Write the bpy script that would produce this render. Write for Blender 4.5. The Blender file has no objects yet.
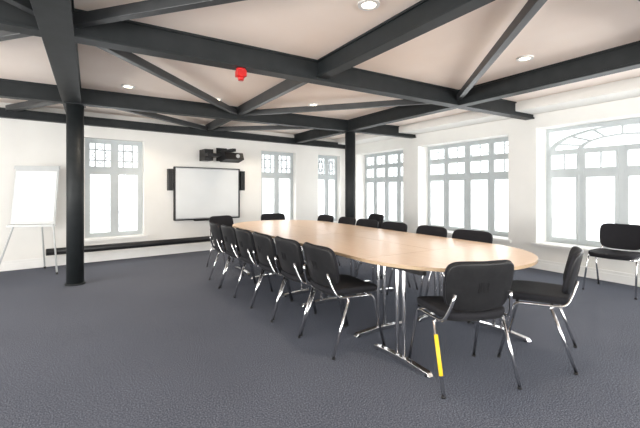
import bpy, bmesh, math
from mathutils import Vector, Matrix, Quaternion
scene=bpy.context.scene
COL=scene.collection
# ---------------------------------------------------------------- materials
def mat(name,color,rough=0.5,metal=0.0,noise=None,bump=None,spec=0.5,emit=None):
    m=bpy.data.materials.new(name); m.use_nodes=True
    nt=m.node_tree; b=nt.nodes['Principled BSDF']
    b.inputs['Base Color'].default_value=(*color,1); b.inputs['Roughness'].default_value=rough
    b.inputs['Metallic'].default_value=metal; b.inputs['Specular IOR Level'].default_value=spec
    if emit:
        b.inputs['Emission Color'].default_value=(*emit[0],1); b.inputs['Emission Strength'].default_value=emit[1]
    tc=nt.nodes.new('ShaderNodeTexCoord')
    if noise:
        sc,c2,lo,hi=noise
        n=nt.nodes.new('ShaderNodeTexNoise'); n.inputs['Scale'].default_value=sc; n.inputs['Detail'].default_value=3
        r=nt.nodes.new('ShaderNodeValToRGB'); r.color_ramp.elements[0].position=lo; r.color_ramp.elements[1].position=hi
        r.color_ramp.elements[0].color=(*color,1); r.color_ramp.elements[1].color=(*c2,1)
        nt.links.new(tc.outputs['Object'],n.inputs['Vector']); nt.links.new(n.outputs['Fac'],r.inputs['Fac'])
        nt.links.new(r.outputs['Color'],b.inputs['Base Color'])
    if bump:
        n2=nt.nodes.new('ShaderNodeTexNoise'); n2.inputs['Scale'].default_value=bump[0]; n2.inputs['Detail'].default_value=4
        bp=nt.nodes.new('ShaderNodeBump'); bp.inputs['Strength'].default_value=bump[1]; bp.inputs['Distance'].default_value=0.01
        nt.links.new(tc.outputs['Object'],n2.inputs['Vector']); nt.links.new(n2.outputs['Fac'],bp.inputs['Height'])
        nt.links.new(bp.outputs['Normal'],b.inputs['Normal'])
    return m
M_wall=mat('wall_paint',(0.80,0.79,0.755),0.7,noise=(3,(0.83,0.82,0.785),0.3,0.7))
M_ceil=mat('ceiling_plaster',(0.90,0.785,0.70),0.8,noise=(2,(0.93,0.825,0.745),0.3,0.7))
M_trim=mat('white_gloss',(0.80,0.80,0.78),0.35,noise=(6,(0.83,0.83,0.81),0.3,0.7))
M_frame=mat('window_paint',(0.50,0.54,0.55),0.4,noise=(6,(0.54,0.58,0.59),0.3,0.7))
M_lead=mat('leading',(0.40,0.43,0.44),0.5,noise=(6,(0.45,0.48,0.49),0.3,0.7))
M_beam=mat('beam_paint',(0.013,0.016,0.017),0.52,noise=(8,(0.02,0.023,0.025),0.3,0.7),spec=.25)
M_brace=mat('brace_paint',(0.03,0.033,0.035),0.45,noise=(8,(0.045,0.048,0.05),0.3,0.7))
M_fab=mat('black_fabric',(0.009,0.009,0.011),0.85,noise=(250,(0.019,0.019,0.023),0.3,0.7),bump=(400,0.3),spec=.25)
M_plas=mat('black_plastic',(0.009,0.009,0.010),0.42,noise=(30,(0.014,0.014,0.015),0.3,0.7),spec=.35)
M_chr=mat('chrome',(0.66,0.66,0.67),0.16,1.0,noise=(5,(0.72,0.72,0.73),0.3,0.7))
M_yel=mat('yellow_tape',(0.85,0.55,0.02),0.5,noise=(40,(0.9,0.62,0.04),0.3,0.7))
M_board=mat('whiteboard_surface',(0.72,0.74,0.74),0.3,noise=(3,(0.75,0.77,0.77),0.3,0.7))
M_grey=mat('grey_metal',(0.45,0.46,0.47),0.35,0.6,noise=(9,(0.5,0.51,0.52),0.3,0.7))
M_lgrey=mat('light_grey_paint',(0.50,0.52,0.52),0.4,noise=(9,(0.54,0.56,0.56),0.3,0.7))
M_red=mat('red_plastic',(0.5,0.008,0.008),0.35,noise=(20,(0.58,0.012,0.012),0.3,0.7))
M_lamp=mat('lamp_glow',(1,0.9,0.7),0.5,emit=((1.0,0.86,0.62),9))
M_edge=mat('table_edging',(0.42,0.30,0.19),0.4,noise=(12,(0.48,0.35,0.22),0.3,0.7))
def carpet():
    m=bpy.data.materials.new('carpet'); m.use_nodes=True; nt=m.node_tree; b=nt.nodes['Principled BSDF']
    tc=nt.nodes.new('ShaderNodeTexCoord')
    n=nt.nodes.new('ShaderNodeTexNoise'); n.inputs['Scale'].default_value=120; n.inputs['Detail'].default_value=6; n.inputs['Roughness'].default_value=0.9
    r=nt.nodes.new('ShaderNodeValToRGB')
    e=r.color_ramp.elements; e[0].position=0.40; e[0].color=(0.018,0.022,0.035,1); e[1].position=0.64; e[1].color=(0.34,0.36,0.41,1)
    k=e.new(0.51); k.color=(0.086,0.096,0.124,1)
    n3=nt.nodes.new('ShaderNodeTexNoise'); n3.inputs['Scale'].default_value=1.1; n3.inputs['Detail'].default_value=3
    mr=nt.nodes.new('ShaderNodeMapRange'); mr.inputs['To Min'].default_value=0.85; mr.inputs['To Max'].default_value=1.15
    mx=nt.nodes.new('ShaderNodeVectorMath'); mx.operation='SCALE'
    nt.links.new(tc.outputs['Object'],n.inputs['Vector']); nt.links.new(tc.outputs['Object'],n3.inputs['Vector'])
    nt.links.new(n.outputs['Fac'],r.inputs['Fac']); nt.links.new(n3.outputs['Fac'],mr.inputs['Value'])
    nt.links.new(r.outputs['Color'],mx.inputs[0]); nt.links.new(mr.outputs['Result'],mx.inputs['Scale'])
    nt.links.new(mx.outputs['Vector'],b.inputs['Base Color'])
    b.inputs['Roughness'].default_value=0.95; b.inputs['Specular IOR Level'].default_value=0.12
    return m
M_carpet=carpet()
def wood():
    m=bpy.data.materials.new('beech_laminate'); m.use_nodes=True; nt=m.node_tree; b=nt.nodes['Principled BSDF']
    tc=nt.nodes.new('ShaderNodeTexCoord'); mp=nt.nodes.new('ShaderNodeMapping'); mp.inputs['Scale'].default_value=(22,1.2,22)
    n=nt.nodes.new('ShaderNodeTexNoise'); n.inputs['Scale'].default_value=2.5; n.inputs['Detail'].default_value=6
    r=nt.nodes.new('ShaderNodeValToRGB'); e=r.color_ramp.elements
    e[0].position=0.3; e[0].color=(0.69,0.50,0.35,1); e[1].position=0.7; e[1].color=(0.78,0.59,0.43,1)
    nt.links.new(tc.outputs['Object'],mp.inputs['Vector']); nt.links.new(mp.outputs['Vector'],n.inputs['Vector'])
    nt.links.new(n.outputs['Fac'],r.inputs['Fac']); nt.links.new(r.outputs['Color'],b.inputs['Base Color'])
    b.inputs['Roughness'].default_value=0.32
    return m
M_wood=wood()
def glass():
    m=bpy.data.materials.new('window_glass'); m.use_nodes=True; nt=m.node_tree
    for n in list(nt.nodes):
        if n.type!='OUTPUT_MATERIAL': nt.nodes.remove(n)
    o=[n for n in nt.nodes][0]
    t=nt.nodes.new('ShaderNodeBsdfTransparent'); g=nt.nodes.new('ShaderNodeBsdfGlossy'); g.inputs['Roughness'].default_value=0.03
    x=nt.nodes.new('ShaderNodeMixShader'); x.inputs[0].default_value=0.05
    nt.links.new(t.outputs[0],x.inputs[1]); nt.links.new(g.outputs[0],x.inputs[2]); nt.links.new(x.outputs[0],o.inputs['Surface'])
    return m
M_glass=glass()
# ---------------------------------------------------------------- mesh builder
def WORLD(u,n,z): return Vector((u,n,z))
class MB:
    def __init__(s,mats): s.bm=bmesh.new(); s.mats=mats
    def box(s,u0,u1,n0,n1,z0,z1,m=0,f=WORLD):
        v=[s.bm.verts.new(f(*p)) for p in [(u0,n0,z0),(u1,n0,z0),(u1,n1,z0),(u0,n1,z0),(u0,n0,z1),(u1,n0,z1),(u1,n1,z1),(u0,n1,z1)]]
        for q in [(0,3,2,1),(4,5,6,7),(0,1,5,4),(1,2,6,5),(2,3,7,6),(3,0,4,7)]:
            fc=s.bm.faces.new([v[i] for i in q]); fc.material_index=m
    def prism(s,poly,n0,n1,m=0,f=WORLD,mside=None,axis='n'):
        if axis=='n': A=[s.bm.verts.new(f(a,n0,b)) for a,b in poly]; B=[s.bm.verts.new(f(a,n1,b)) for a,b in poly]
        else: A=[s.bm.verts.new(f(a,b,n0)) for a,b in poly]; B=[s.bm.verts.new(f(a,b,n1)) for a,b in poly]
        k=len(poly)
        s.bm.faces.new(A).material_index=m; s.bm.faces.new(B[::-1]).material_index=m
        for i in range(k):
            fc=s.bm.faces.new([A[i],A[(i+1)%k],B[(i+1)%k],B[i]]); fc.material_index=m if mside is None else mside
    def tube(s,pts,r,m=0,seg=10,f=WORLD,fil=0.0,r2=None):
        P=[Vector(p) for p in pts]
        if fil>0 and len(P)>2:
            Q=[P[0]]
            for i in range(1,len(P)-1):
                a,b,c=P[i-1],P[i],P[i+1]
                d1=min(fil,(a-b).length*0.45); d2=min(fil,(c-b).length*0.45)
                s1=b+(a-b).normalized()*d1; s2=b+(c-b).normalized()*d2
                for k in range(6):
                    t=k/5; Q.append(s1*(1-t)**2+b*2*t*(1-t)+s2*t*t)
            Q.append(P[-1]); P=Q
        P=[f(*p) for p in P]
        t0=(P[1]-P[0]).normalized(); up=Vector((0,0,1)) if abs(t0.z)<0.9 else Vector((1,0,0))
        x=t0.cross(up).normalized(); rings=[]; prev=t0
        for i,p in enumerate(P):
            if i==0: t=t0
            elif i==len(P)-1: t=(P[i]-P[i-1]).normalized()
            else: t=((P[i+1]-P[i]).normalized()+(P[i]-P[i-1]).normalized()).normalized()
            q=prev.rotation_difference(t); x=(q@x); x=(x-t*x.dot(t)).normalized(); prev=t
            y=t.cross(x); rr=r if r2 is None else r+(r2-r)*i/(len(P)-1)
            rings.append([s.bm.verts.new(p+(x*math.cos(2*math.pi*j/seg)+y*math.sin(2*math.pi*j/seg))*rr) for j in range(seg)])
        for a,b in zip(rings,rings[1:]):
            for j in range(seg):
                fc=s.bm.faces.new([a[j],a[(j+1)%seg],b[(j+1)%seg],b[j]]); fc.material_index=m; fc.smooth=True
        s.bm.faces.new(rings[0][::-1]).material_index=m; s.bm.faces.new(rings[-1]).material_index=m
    def pillow(s,fn,a,b,c,e1,e2,m=0,nu=40,nv=14):
        def cs(t,e): v=math.cos(t); return math.copysign(abs(v)**e,v)
        def sn(t,e): v=math.sin(t); return math.copysign(abs(v)**e,v)
        rows=[]
        for i in range(1,nv):
            eta=-math.pi/2+math.pi*i/nv
            rows.append([s.bm.verts.new(fn(a*cs(eta,e1)*cs(w,e2),b*cs(eta,e1)*sn(w,e2),c*sn(eta,e1))) for w in [2*math.pi*j/nu for j in range(nu)]])
        bot=s.bm.verts.new(fn(0,0,-c)); top=s.bm.verts.new(fn(0,0,c))
        for p,q in zip(rows,rows[1:]):
            for j in range(nu):
                fc=s.bm.faces.new([p[j],p[(j+1)%nu],q[(j+1)%nu],q[j]]); fc.material_index=m; fc.smooth=True
        for j in range(nu):
            f1=s.bm.faces.new([bot,rows[0][(j+1)%nu],rows[0][j]]); f2=s.bm.faces.new([top,rows[-1][j],rows[-1][(j+1)%nu]])
            for q in (f1,f2): q.material_index=m; q.smooth=True
    def mesh(s,name):
        bmesh.ops.recalc_face_normals(s.bm,faces=s.bm.faces)
        me=bpy.data.meshes.new(name); s.bm.to_mesh(me); s.bm.free()
        for m in s.mats: me.materials.append(m)
        return me
    def obj(s,name,loc=None,bevel=0):
        me=s.mesh(name); o=bpy.data.objects.new(name,me); COL.objects.link(o)
        if loc is not None:
            me.transform(Matrix.Translation(-Vector(loc))); o.location=loc
        if bevel:
            b=o.modifiers.new('bevel','BEVEL'); b.width=bevel; b.segments=2; b.limit_method='ANGLE'
        return o
def parent(name,children,loc=(0,0,0)):
    e=bpy.data.objects.new(name,None); COL.objects.link(e); e.location=loc
    for c in children:
        c.parent=e; c.matrix_parent_inverse=Matrix.Translation(-Vector(loc))
    return e
# ---------------------------------------------------------------- room
CEIL=2.60; XR=6.07; XL=-4.0; YB=-2.5
TH=math.atan(0.12); ct,st=math.cos(TH),math.sin(TH)
def backY(x): return 7.62+0.12*x
OB=Vector((XL,backY(XL),0))
def FB(u,n,z): return Vector((OB.x+u*ct-n*st, OB.y+u*st+n*ct, z))
def ub(x): return (x-XL)/ct
def FR(u,n,z): return Vector((XR+n,u,z))
def FL(u,n,z): return Vector((XL-n,u,z))
def FK(u,n,z): return Vector((u,YB-n,z))
def wall(name,f,u0,u1,th,ops,H=CEIL):
    b=MB([M_wall]); cur=u0
    for (a,c,z0,z1) in ops:
        b.box(cur,a,0,th,0,H,0,f); b.box(a,c,0,th,0,z0,0,f); b.box(a,c,0,th,z1,H,0,f); cur=c
    b.box(cur,u1,0,th,0,H,0,f); return b.obj(name)
opsB=[(ub(-.076),ub(.86),.40,2.16),(ub(3.34),ub(4.29),.40,2.16),(ub(4.98),ub(5.72),.40,2.16)]
opsR=[(-1.25,.80,.40,2.24),(1.25,3.30,.40,2.24),(3.77,5.83,.40,2.20),(6.29,8.05,.40,2.20)]
opsL_fill=[(-1.3,.8,.40,2.24),(1.25,3.3,.40,2.24),(3.77,5.83,.40,2.24)]  # unseen left windows, added to let fill light into the room
opsK_fill=[(-2.8,-.8,.4,2.24),(.6,2.6,.4,2.24),(3.4,5.4,.4,2.24)]  # unseen windows behind the camera, also added for fill
wall('wall_back',FB,0,ub(XR)+.5,.28,opsB)
wall('wall_right',FR,YB-.3,backY(XR),.42,opsR)
wall('wall_left',FL,YB-.3,backY(XL),.3,opsL_fill)
wall('wall_rear',FK,XL,XR,.3,opsK_fill)
b=MB([M_carpet]); b.prism([(XL-.3,YB-.3),(XR+.42,YB-.3),(XR+.42,backY(XR)+.3),(XL-.3,backY(XL)+.3)],-.1,0,0,axis='z'); b.obj('floor')
b=MB([M_ceil]); b.prism([(XL-.3,YB-.3),(XR+.42,YB-.3),(XR+.42,backY(XR)+.35),(XL-.3,backY(XL)+.35)],CEIL,CEIL+.1,0,axis='z'); b.obj('ceiling')
def base(name,f,u0,u1):
    b=MB([M_trim]); b.box(u0,u1,-.02,0,0,.15,0,f); b.box(u0,u1,-.028,0,0,.11,0,f); return b.obj(name,bevel=.004)
base('baseboard_back',FB,0,ub(XR)-.03); base('baseboard_right',FR,YB,backY(XR)-.03)
base('baseboard_left',FL,YB,backY(XL)-.03); base('baseboard_rear',FK,XL+.03,XR-.03)
b=MB([M_wall]); b.box(XR-.5,XR,YB,backY(XR)-.08,2.46,CEIL); b.obj('trim_1')
# ---------------------------------------------------------------- windows
wn=[0]
def window(f,a,c,z0,z1,n,style):
    wn[0]+=1; b=MB([M_frame,M_glass,M_trim,M_lead]); F=.055; d0,d1=n,n+.06
    b.box(a,a+F,d0,d1,z0,z1,0,f); b.box(c-F,c,d0,d1,z0,z1,0,f); b.box(a+F,c-F,d0+.003,d1-.003,z0,z0+F,0,f); b.box(a+F,c-F,d0+.003,d1-.003,z1-F,z1,0,f)
    def vbar(u,w,za,zb,dd=0.0,m=0): b.box(u-w/2,u+w/2,d0+dd,d1-dd,za,zb,m,f)
    def hbar(z,w,ua,ub_,dd=0.0,m=0): b.box(ua,ub_,d0+dd+.004,d1-dd-.004,z-w/2,z+w/2,m,f)
    def sash(ua,ub_,za,zb,w=.035):
        e0,e1=d0-.010,d1-.02
        b.box(ua,ua+w,e0,e1,za,zb,0,f); b.box(ub_-w,ub_,e0,e1,za,zb,0,f); b.box(ua+w,ub_-w,e0,e1,za,za+w,0,f); b.box(ua+w,ub_-w,e0,e1,zb-w,zb,0,f)
    mid=(a+c)/2
    if style=='lead':
        zt=1.60; hbar(zt,.08,a+F,c-F); vbar(mid,.07,z0+F,z1-F,-.001)
        for (p,q) in ((a+F,mid-.035),(mid+.035,c-F)):
            sash(p,q,z0+F,zt-.04); sash(p,q,zt+.04,z1-F,.03)
            za,zb=zt+.07,z1-F-.03; p+=.03; q-=.03; w=q-p; h=zb-za; T=.022
            for t in (.27,.73):
                vbar(p+w*t,T,za,zb,.014,3); hbar(za+h*t,T,p,q,.014,3)
            cx,cz=(p+q)/2,(za+zb)/2
            D=[(cx,cz+h*.40),(cx+w*.40,cz),(cx,cz-h*.40),(cx-w*.40,cz)]
            for i in range(4):
                p0,p1=D[i],D[(i+1)%4]; L=math.hypot(p1[0]-p0[0],p1[1]-p0[1]); nx,nz=-(p1[1]-p0[1])/L*.008,(p1[0]-p0[0])/L*.008
                b.prism([(p0[0]+nx,p0[1]+nz),(p1[0]+nx,p1[1]+nz),(p1[0]-nx,p1[1]-nz),(p0[0]-nx,p0[1]-nz)],d0+.021,d1-.021,3,f)
    elif style in('arch','grid'):
        zt=1.52; za=1.86
        hbar(zt,.07,a+F,c-F); hbar(za,.05,a+F,c-F)
        W=c-a; us=[a+W*t for t in (.25,.5,.75)]
        for i,u in enumerate(us): vbar(u,.08 if i==1 else .06,z0+F,za if style=='arch' else z1-F,-.001)
        e=[a+F]+us+[c-F]
        for i in range(4):
            p=e[i]+(.03 if i else 0); q=e[i+1]-(.03 if i<3 else 0)
            if i==1: q-=.01
            if i==2: p+=.01
            sash(p,q,z0+F,zt-.035,.042); sash(p,q,zt+.035,za-.025,.03); vbar((p+q)/2,.024,zt+.065,za-.055,.018)
            if style=='grid':
                sash(p,q,za+.025,z1-F,.026)
                h=z1-F-.026-(za+.05); N=12; pts=[(p+.02+(q-p-.04)*k/N, za+.06+h*.75*math.sin(math.pi*k/N)) for k in range(N+1)]
                inn=[(u,v-.018) for u,v in pts]
                b.prism(pts+inn[::-1],d0+.012,d1-.022,0,f); vbar((p+q)/2,.02,za+.05,z1-F-.026,.019)
        if style=='arch':
            A=W/2-F*.5; B=z1-za-.05; N=28
            def ring(s0,s1,k0):
                out=[(mid+A*s0*math.cos(math.pi*i/N),za+B*s0*math.sin(math.pi*i/N)) for i in range(N+1)]
                inn=[(mid+A*s1*math.cos(math.pi*i/N),za+B*s1*math.sin(math.pi*i/N)) for i in range(N+1)]
                b.prism(out+inn[::-1],d0+k0,d1-k0,0,f)
            ring(1.0,.90,.007); ring(.58,.50,.009)
            for k in range(1,8):
                t=math.pi*k/8; dx,dz=math.cos(t),math.sin(t)
                p0=(mid+A*.54*dx,za+B*.54*dz); p1=(mid+A*.96*dx,za+B*.96*dz)
                L=math.hypot(p1[0]-p0[0],p1[1]-p0[1]); nx,nz=-(p1[1]-p0[1])/L*.014,(p1[0]-p0[0])/L*.014
                b.prism([(p0[0]+nx,p0[1]+nz),(p1[0]+nx,p1[1]+nz),(p1[0]-nx,p1[1]-nz),(p0[0]-nx,p0[1]-nz)],d0+.015,d1-.015,0,f)
    b.box(a+.01,c-.01,n+.03,n+.034,z0+.01,z1-.01,1,f)
    b.box(a-.06,c+.06,-.05,-.001,z0-.035,z0+.004,2,f); b.box(a+.002,c-.002,-.002,n,z0+.001,z0+.012,2,f)
    return b.obj('window_%d'%wn[0])
def daylight(name,f,a,c,z0,z1,n,L,col=(1,1,1),m=.0):
    A=(c-a+2*m)*(z1-z0+2*m)
    l=bpy.data.lights.new(name,'AREA'); l.shape='RECTANGLE'; l.size=c-a+2*m; l.size_y=z1-z0+2*m; l.energy=L*math.pi*A; l.color=col
    o=bpy.data.objects.new(name,l); COL.objects.link(o); p=f((a+c)/2,n,(z0+z1)/2); o.location=p
    d=f((a+c)/2,n-1,(z0+z1)/2)-p; o.rotation_euler=d.to_track_quat('-Z','Y').to_euler(); return o
for (a,c,z0,z1) in opsB:
    window(FB,a,c,z0,z1,.12,'lead'); daylight('daylight',FB,a,c,z0,z1,.5,2.6,m=.35)
for i,(a,c,z0,z1) in enumerate(opsR):
    window(FR,a,c,z0,z1,.30,'arch' if i<2 else 'grid'); daylight('daylight',FR,a,c,z0,z1,.62,4.3,m=.15)
for (a,c,z0,z1) in opsL_fill:
    window(FL,a,c,z0,z1,.15,'lead'); daylight('daylight',FL,a,c,z0,z1,.5,21,(1,.98,.95))  # added off-camera window and strong area lamp, brighten the interior
for (a,c,z0,z1) in opsK_fill:
    window(FK,a,c,z0,z1,.15,'lead'); daylight('daylight',FK,a,c,z0,z1,.5,20,(1,.98,.95))  # same added fill from the rear, out of view
# ---------------------------------------------------------------- beams
ZB=2.39
def beam(name,p,q,w,z0,z1,m,flange=True):
    p=Vector((*p,0)); q=Vector((*q,0)); d=(q-p); L=d.length; d.normalize(); n=Vector((-d.y,d.x,0))
    f=lambda u,nn,z: p+d*u+n*nn+Vector((0,0,z))
    b=MB([m])
    if flange:
        b.box(0,L,-w/2,w/2,z0,z0+.025,0,f); b.box(0,L,-w/2,w/2,z1-.02,z1,0,f); b.box(0,L,-w/2+.018,w/2-.018,z0+.02,z1-.015,0,f)
    else: b.box(0,L,-w/2,w/2,z0,z1,0,f)
    return b.obj(name,bevel=.004)
X1,X2,X3=-.17,2.07,4.30
beam('ceiling_beam',(XL,3.4),(XR,3.4),.15,ZB,CEIL,M_beam)
beam('ceiling_beam',(XL,5.95),(XR,5.95),.14,ZB,CEIL,M_beam)
beam('ceiling_beam',(XL,.85),(XR,.85),.15,ZB,CEIL,M_beam)
beam('ceiling_beam',(X1-.035,YB),(X1-.035,backY(X1)),.21,ZB-.002,CEIL,M_beam)
beam('ceiling_beam',(X3,YB),(X3,backY(X3)),.15,ZB-.002,CEIL,M_beam)
beam('ceiling_beam',(X2,YB),(X2,3.4),.13,ZB+.03,CEIL,M_beam)
beam('ceiling_beam',(X2,3.4),(X2,backY(X2)),.07,ZB+.07,CEIL,M_brace,False)
beam('ceiling_beam',(XL,backY(XL)-.06),(XR,backY(XR)-.06),.12,ZB-.03,CEIL-.1,M_beam)
def brace(p,q,w=.065): beam('ceiling_brace',p,q,w,ZB+.07,CEIL-.06,M_brace,False)
brace((X1,3.4),(X2,5.95)); brace((X3,3.4),(X2,5.95))
brace((X1,3.4),(X2,.85)); brace((X3,3.4),(X2,.85))
brace((X1,5.95),(X2,backY(X2)-.1),.08); brace((X3,5.95),(X2,backY(X2)-.1),.08)
brace((X1,5.95),(-1.05,backY(-1.05)-.1),.12)
brace((X3,5.95),(XR-.5,backY(XR)-.6),.065)
brace((X1,3.4),(-2.4,5.95)); brace((X1,3.4),(-2.4,.85))
for (x,y) in ((X1,5.95),(X3+.04,5.95)):
    b=MB([M_beam]); b.tube([(x,y,0.012),(x,y,ZB)],.1,0,32); b.tube([(x,y,0),(x,y,.02)],.118,0,32)
    b.box(x-.12,x+.12,y-.12,y+.12,ZB-.015,ZB+.001); b.obj('steel_column',loc=(x,y,0))
for (x,y) in ((1.72,2.13),(3.78,2.17),(.42,5.45),(1.6,5.55),(3.0,5.1),(.9,7.0),(3.2,7.2),(-1.6,4.4)):
    b=MB([M_trim,M_lamp]); N=28
    o_=[(x+.08*math.cos(2*math.pi*i/N),y+.08*math.sin(2*math.pi*i/N)) for i in range(N)]
    i_=[(x+.052*math.cos(2*math.pi*i/N),y+.052*math.sin(2*math.pi*i/N)) for i in range(N)]
    for i in range(N):
        j=(i+1)%N; b.prism([o_[i],o_[j],i_[j],i_[i]],CEIL-.014,CEIL,0,axis='z')
    b.prism(i_,CEIL-.006,CEIL,1,axis='z'); b.obj('ceiling_downlight')
    l=bpy.data.lights.new('downlight_lamp','SPOT'); l.energy=50; l.color=(1,.84,.66); l.spot_size=math.radians(120); l.spot_blend=.8; l.shadow_soft_size=.05
    o=bpy.data.objects.new('downlight_lamp',l); COL.objects.link(o); o.location=(x,y,CEIL-.03)
b=MB([M_red,M_trim]); x,y=1.21,3.4
b.tube([(x,y,ZB),(x,y,ZB-.02)],.045,0,20); b.box(x-.042,x+.042,y-.04,y+.04,ZB-.075,ZB-.018); b.tube([(x,y,ZB-.07),(x,y,ZB-.11)],.034,0,20,r2=.026)
b.obj('fire_alarm_sounder')
# ---------------------------------------------------------------- heating pipe
b=MB([M_plas]); u0,u1=ub(-.62),ub(2.85)
b.tube([(u0,-.12,.25),(u1,-.12,.25)],.055,0,18,FB)
for k in range(4):
    u=u0+.15+(u1-u0-.3)*k/3; b.box(u-.02,u+.02,-.12,-.001,.22,.28,0,FB)
b.obj('heating_pipe')
# ---------------------------------------------------------------- interactive whiteboard
b=MB([M_board,M_grey,M_plas]); a,c=ub(1.40),ub(2.77); z0,z1=.66,1.70
b.box(a,c,-.05,-.001,z0,z1,1,FB); b.box(a+.03,c-.03,-.053,-.049,z0+.03,z1-.03,0,FB)
for (p,q) in ((a-.008,a+.018),(c-.018,c+.008)): b.box(p,q,-.06,-.001,z0-.01,z1+.01,2,FB)
b.box(a,c,-.06,-.001,z0-.015,z0+.01,2,FB); b.box(a,c,-.06,-.001,z1-.01,z1+.01,2,FB)
b.box((a+c)/2-.3,(a+c)/2+.3,-.11,-.01,z0-.035,z0-.018,2,FB)
b.obj('interactive_whiteboard',bevel=.003)
for u in (a-.10,c+.05):
    b=MB([M_plas,M_grey]); b.box(u-.03,u+.06,-.1,-.001,1.24,1.66,0,FB)
    for zz in (1.34,1.54): b.tube([(u+.015,-.1,zz),(u+.015,-.104,zz)],.028,0,16,FB)
    b.obj('wall_speaker',bevel=.006)
b=MB([M_plas,M_grey]); u=(a+c)/2+.30
b.box(u-.12,u+.12,-.02,-.001,1.86,2.14,0,FB)
b.box(u-.04,u+.04,-.62,-.01,2.02,2.08,0,FB)
b.prism([(-.66,1.86),(-.60,2.0),(-.3,2.03),(-.26,1.86),(-.4,1.81)],u-.2,u+.2,0,lambda p,n,z:FB(n,p,z))
b.tube([(u+.07,-.651,1.93),(u+.07,-.62,1.93)],.04,1,18,FB)
b.box(u-.48,u-.17,-.45,-.03,1.92,1.98,0,FB); b.box(u-.48,u-.3,-.3,-.001,1.84,2.07,0,FB)
b.obj('wall_projector',bevel=.006)
# ---------------------------------------------------------------- flipchart easel
fc=Vector((-.74,7.06,0)); fa=math.radians(-20)
def FE(u,n,z): return fc+Vector((u*math.cos(fa)-n*math.sin(fa),u*math.sin(fa)+n*math.cos(fa),z))
b=MB([M_board,M_grey,M_plas,M_lgrey])
def FE2(u,n,z): return FE(u*.92,n+(z-.7)*.16,z)
b.box(-.32,.32,0,.018,.74,1.60,3,FE2); b.box(-.30,.30,-.006,0,.78,1.54,0,FE2)
b.box(-.33,.33,-.02,.022,1.57,1.62,3,FE2); b.box(-.33,.33,-.07,.02,.70,.735,3,FE2)
for s in (-1,1):
    b.tube([(s*.25,.055,.85),(s*.27,.03,.7),(s*.40,-.16,0)],.013,3,10,FE); b.tube([(s*.40,-.16,0.0),(s*.394,-.155,.03)],.016,2,10,FE)
b.tube([(0,.17,1.45),(0,.36,0)],.012,3,10,FE); b.tube([(0,.36,0),(0,.356,.03)],.016,2,10,FE)
b.obj('flipchart_easel')
# ---------------------------------------------------------------- conference table
TZ=.725; tx0,tx1=1.78,3.36; xc=(tx0+tx1)/2; R=(tx1-tx0)/2; ya,yb=2.28,5.24; g=.002
parts=[]
def top(poly,name):
    b=MB([M_wood,M_edge]); b.prism(poly,TZ-.025,TZ,0,mside=1,axis='z'); o=b.obj(name,bevel=.002); parts.append(o)
N=40
top([(xc-(R-g)*math.cos(math.pi*i/N),ya-g-(R-g)*math.sin(math.pi*i/N)) for i in range(N+1)],'end_top_near')
top([(xc+(R-g)*math.cos(math.pi*i/N),yb+g+(R-g)*math.sin(math.pi*i/N)) for i in range(N+1)],'end_top_far')
ym=(ya+yb)/2
for i,(x0,x1) in enumerate(((tx0,xc-g),(xc+g,tx1))):
    for j,(y0,y1) in enumerate(((ya+g,ym-g),(ym+g,yb-g))):
        top([(x0,y0),(x1,y0),(x1,y1),(x0,y1)],'top_%d%d'%(i,j))
def tleg(x,y,dx,dy,name,L=.58):
    b=MB([M_chr,M_plas])
    f=lambda u,n,z: Vector((x+dx*u-dy*n,y+dy*u+dx*n,z))
    for s in (-.035,.035): b.tube([(s,0,.04),(s,0,TZ-.05)],.014,0,14,f)
    b.prism([(-L/2,.012),(-L/2+.02,.035),(-.08,.048),(.08,.048),(L/2-.02,.035),(L/2,.012)],-.022,.022,0,f)
    for s in (-L/2+.04,L/2-.04): b.tube([(s,0,0),(s,0,.014)],.016,1,12,f)
    b.box(-L/2+.06,L/2-.06,-.02,.02,TZ-.055,TZ-.025,1,f)
    parts.append(b.obj(name,bevel=.003))
tleg(1.925,2.02,0,1,'leg_end_a'); tleg(3.06,2.0,0,1,'leg_end_b')
tleg(1.975,5.5,0,1,'leg_end_c'); tleg(3.10,5.5,0,1,'leg_end_d')
for k,y in enumerate((2.55,3.5,3.95,4.95)):
    tleg(2.2,y,1,0,'leg_l%d'%k); tleg(2.93,y,1,0,'leg_r%d'%k)
b=MB([M_grey])
for (y0,y1) in ((ya+.25,ym-.2),(ym+.2,yb-.25)):
    for x in (2.2,2.93): b.box(x-.015,x+.015,y0,y1,TZ-.06,TZ-.026)
parts.append(b.obj('under_rails'))
parent('conference_table',parts,(xc,ym,0))
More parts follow.
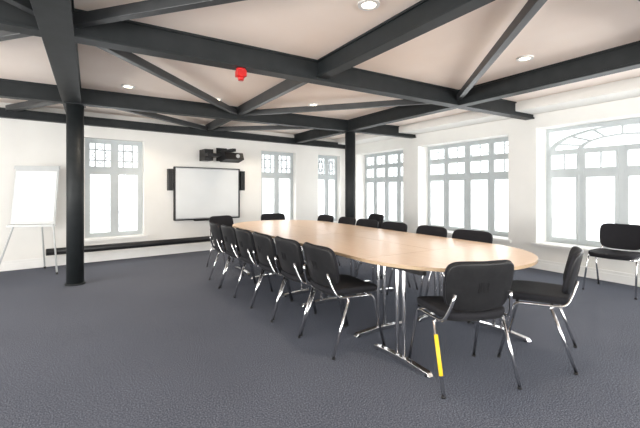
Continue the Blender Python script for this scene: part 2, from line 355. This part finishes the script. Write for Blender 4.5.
# ---------------------------------------------------------------- chairs
def chair_mesh(tape=False):
    b=MB([M_fab,M_plas,M_chr,M_yel])
    def sf(x,y,z):
        w=1-.06*(-y/.22 if y<0 else 0)
        return Vector((x*w,y+.0,z+.462-.012*(max(0,y)/.22)**2*1.0+.014*(x/.24)**2))
    b.pillow(sf,.235,.22,.028,.35,.32,0)
    b.pillow(lambda x,y,z: sf(x,y,z)+Vector((0,0,-.022)),.228,.212,.012,.3,.32,1)
    al=math.radians(13)
    def bf(x,y,z):
        fwd=z+.045*(x/.24)**2
        w=1-.08*max(0,-y/.16)
        return Vector((x*w,-.245-math.sin(al)*y+fwd*math.cos(al), .658+math.cos(al)*y+fwd*math.sin(al)))
    b.pillow(bf,.235,.162,.018,.4,.38,0)
    b.pillow(lambda x,y,z: bf(x,y,z-.016),.23,.157,.011,.3,.36,1)
    for k in range(-2,3):
        x0=k*.016
        V=[(x0-.003,-.035),(x0+.003,-.035),(x0+.003,.035),(x0-.003,.035)]
        A=[b.bm.verts.new(bf(p,q,-.0285)) for p,q in V]; B=[b.bm.verts.new(bf(p,q,-.024)) for p,q in V]
        for q in ([A[0],A[1],A[2],A[3]],[B[3],B[2],B[1],B[0]],*[[A[i],B[i],B[(i+1)%4],A[(i+1)%4]] for i in range(4)]):
            b.bm.faces.new(q).material_index=1
    for s in (-1,1):
        b.tube([(s*.262,.225,.01),(s*.245,.12,.425),(s*.235,-.20,.435),(s*.205,-.245,.54),(s*.19,-.262,.62)],.0105,2,10,fil=.05)
        b.tube([(s*.262,-.255,.01),(s*.247,-.11,.42)],.0105,2,10)
        for (fx,fy,ty) in ((.262,.225,.12),(.262,-.255,-.11)):
            b.tube([(s*fx,fy,0),(s*(fx-.0003),fy+(ty-fy)*.03,.013)],.0135,1,12)
    b.tube([(-.245,.11,.420),(.245,.11,.420)],.010,2,10); b.tube([(-.245,-.11,.420),(.245,-.11,.420)],.010,2,10)
    if tape: b.tube([(-.2582,-.218,.117),(-.2500,-.1398,.340)],.0125,3,12)
    return b.mesh('chair_mesh')
ME=chair_mesh(); MEt=chair_mesh(True)
def chair(x,y,fx,fy,me=None):
    o=bpy.data.objects.new('conference_chair',me or ME); COL.objects.link(o); o.location=(x,y,0)
    o.rotation_euler=(0,0,math.atan2(fy,fx)-math.pi/2); return o
import random; random.seed(3)
for x,y in ((1.79,2.56),(1.76,3.06),(1.72,3.52),(1.70,4.02),(1.68,4.5),(1.66,4.98)):
    a=random.uniform(-.05,.05); chair(x,y,1,a)
for y in (2.55,3.13,3.76,4.33,4.86,5.48):
    a=random.uniform(-.06,.06); chair(3.24,y,-1,a)
chair(2.14,1.68,.34,.94,MEt)
chair(2.94,1.60,-.42,.91)
chair(1.95,6.0,.35,-.94); chair(2.85,6.12,-.1,-1)
chair(4.15,5.25,-1,.15)
chair(5.52,2.04,-.97,-.05)
# ---------------------------------------------------------------- world, camera
w=bpy.data.worlds.new('world'); scene.world=w; w.use_nodes=True
bg=w.node_tree.nodes['Background']; bg.inputs[0].default_value=(.95,.98,1,1); bg.inputs[1].default_value=2.5
cam=bpy.data.cameras.new('camera'); co=bpy.data.objects.new('camera',cam); COL.objects.link(co)
co.location=(0,0,1.25); co.rotation_euler=(math.pi/2,0,math.radians(-31.5)); cam.lens=375/640*36; cam.sensor_width=36
cam.shift_y=-24/640; cam.clip_start=.05
scene.camera=co
scene.view_settings.view_transform='Standard'
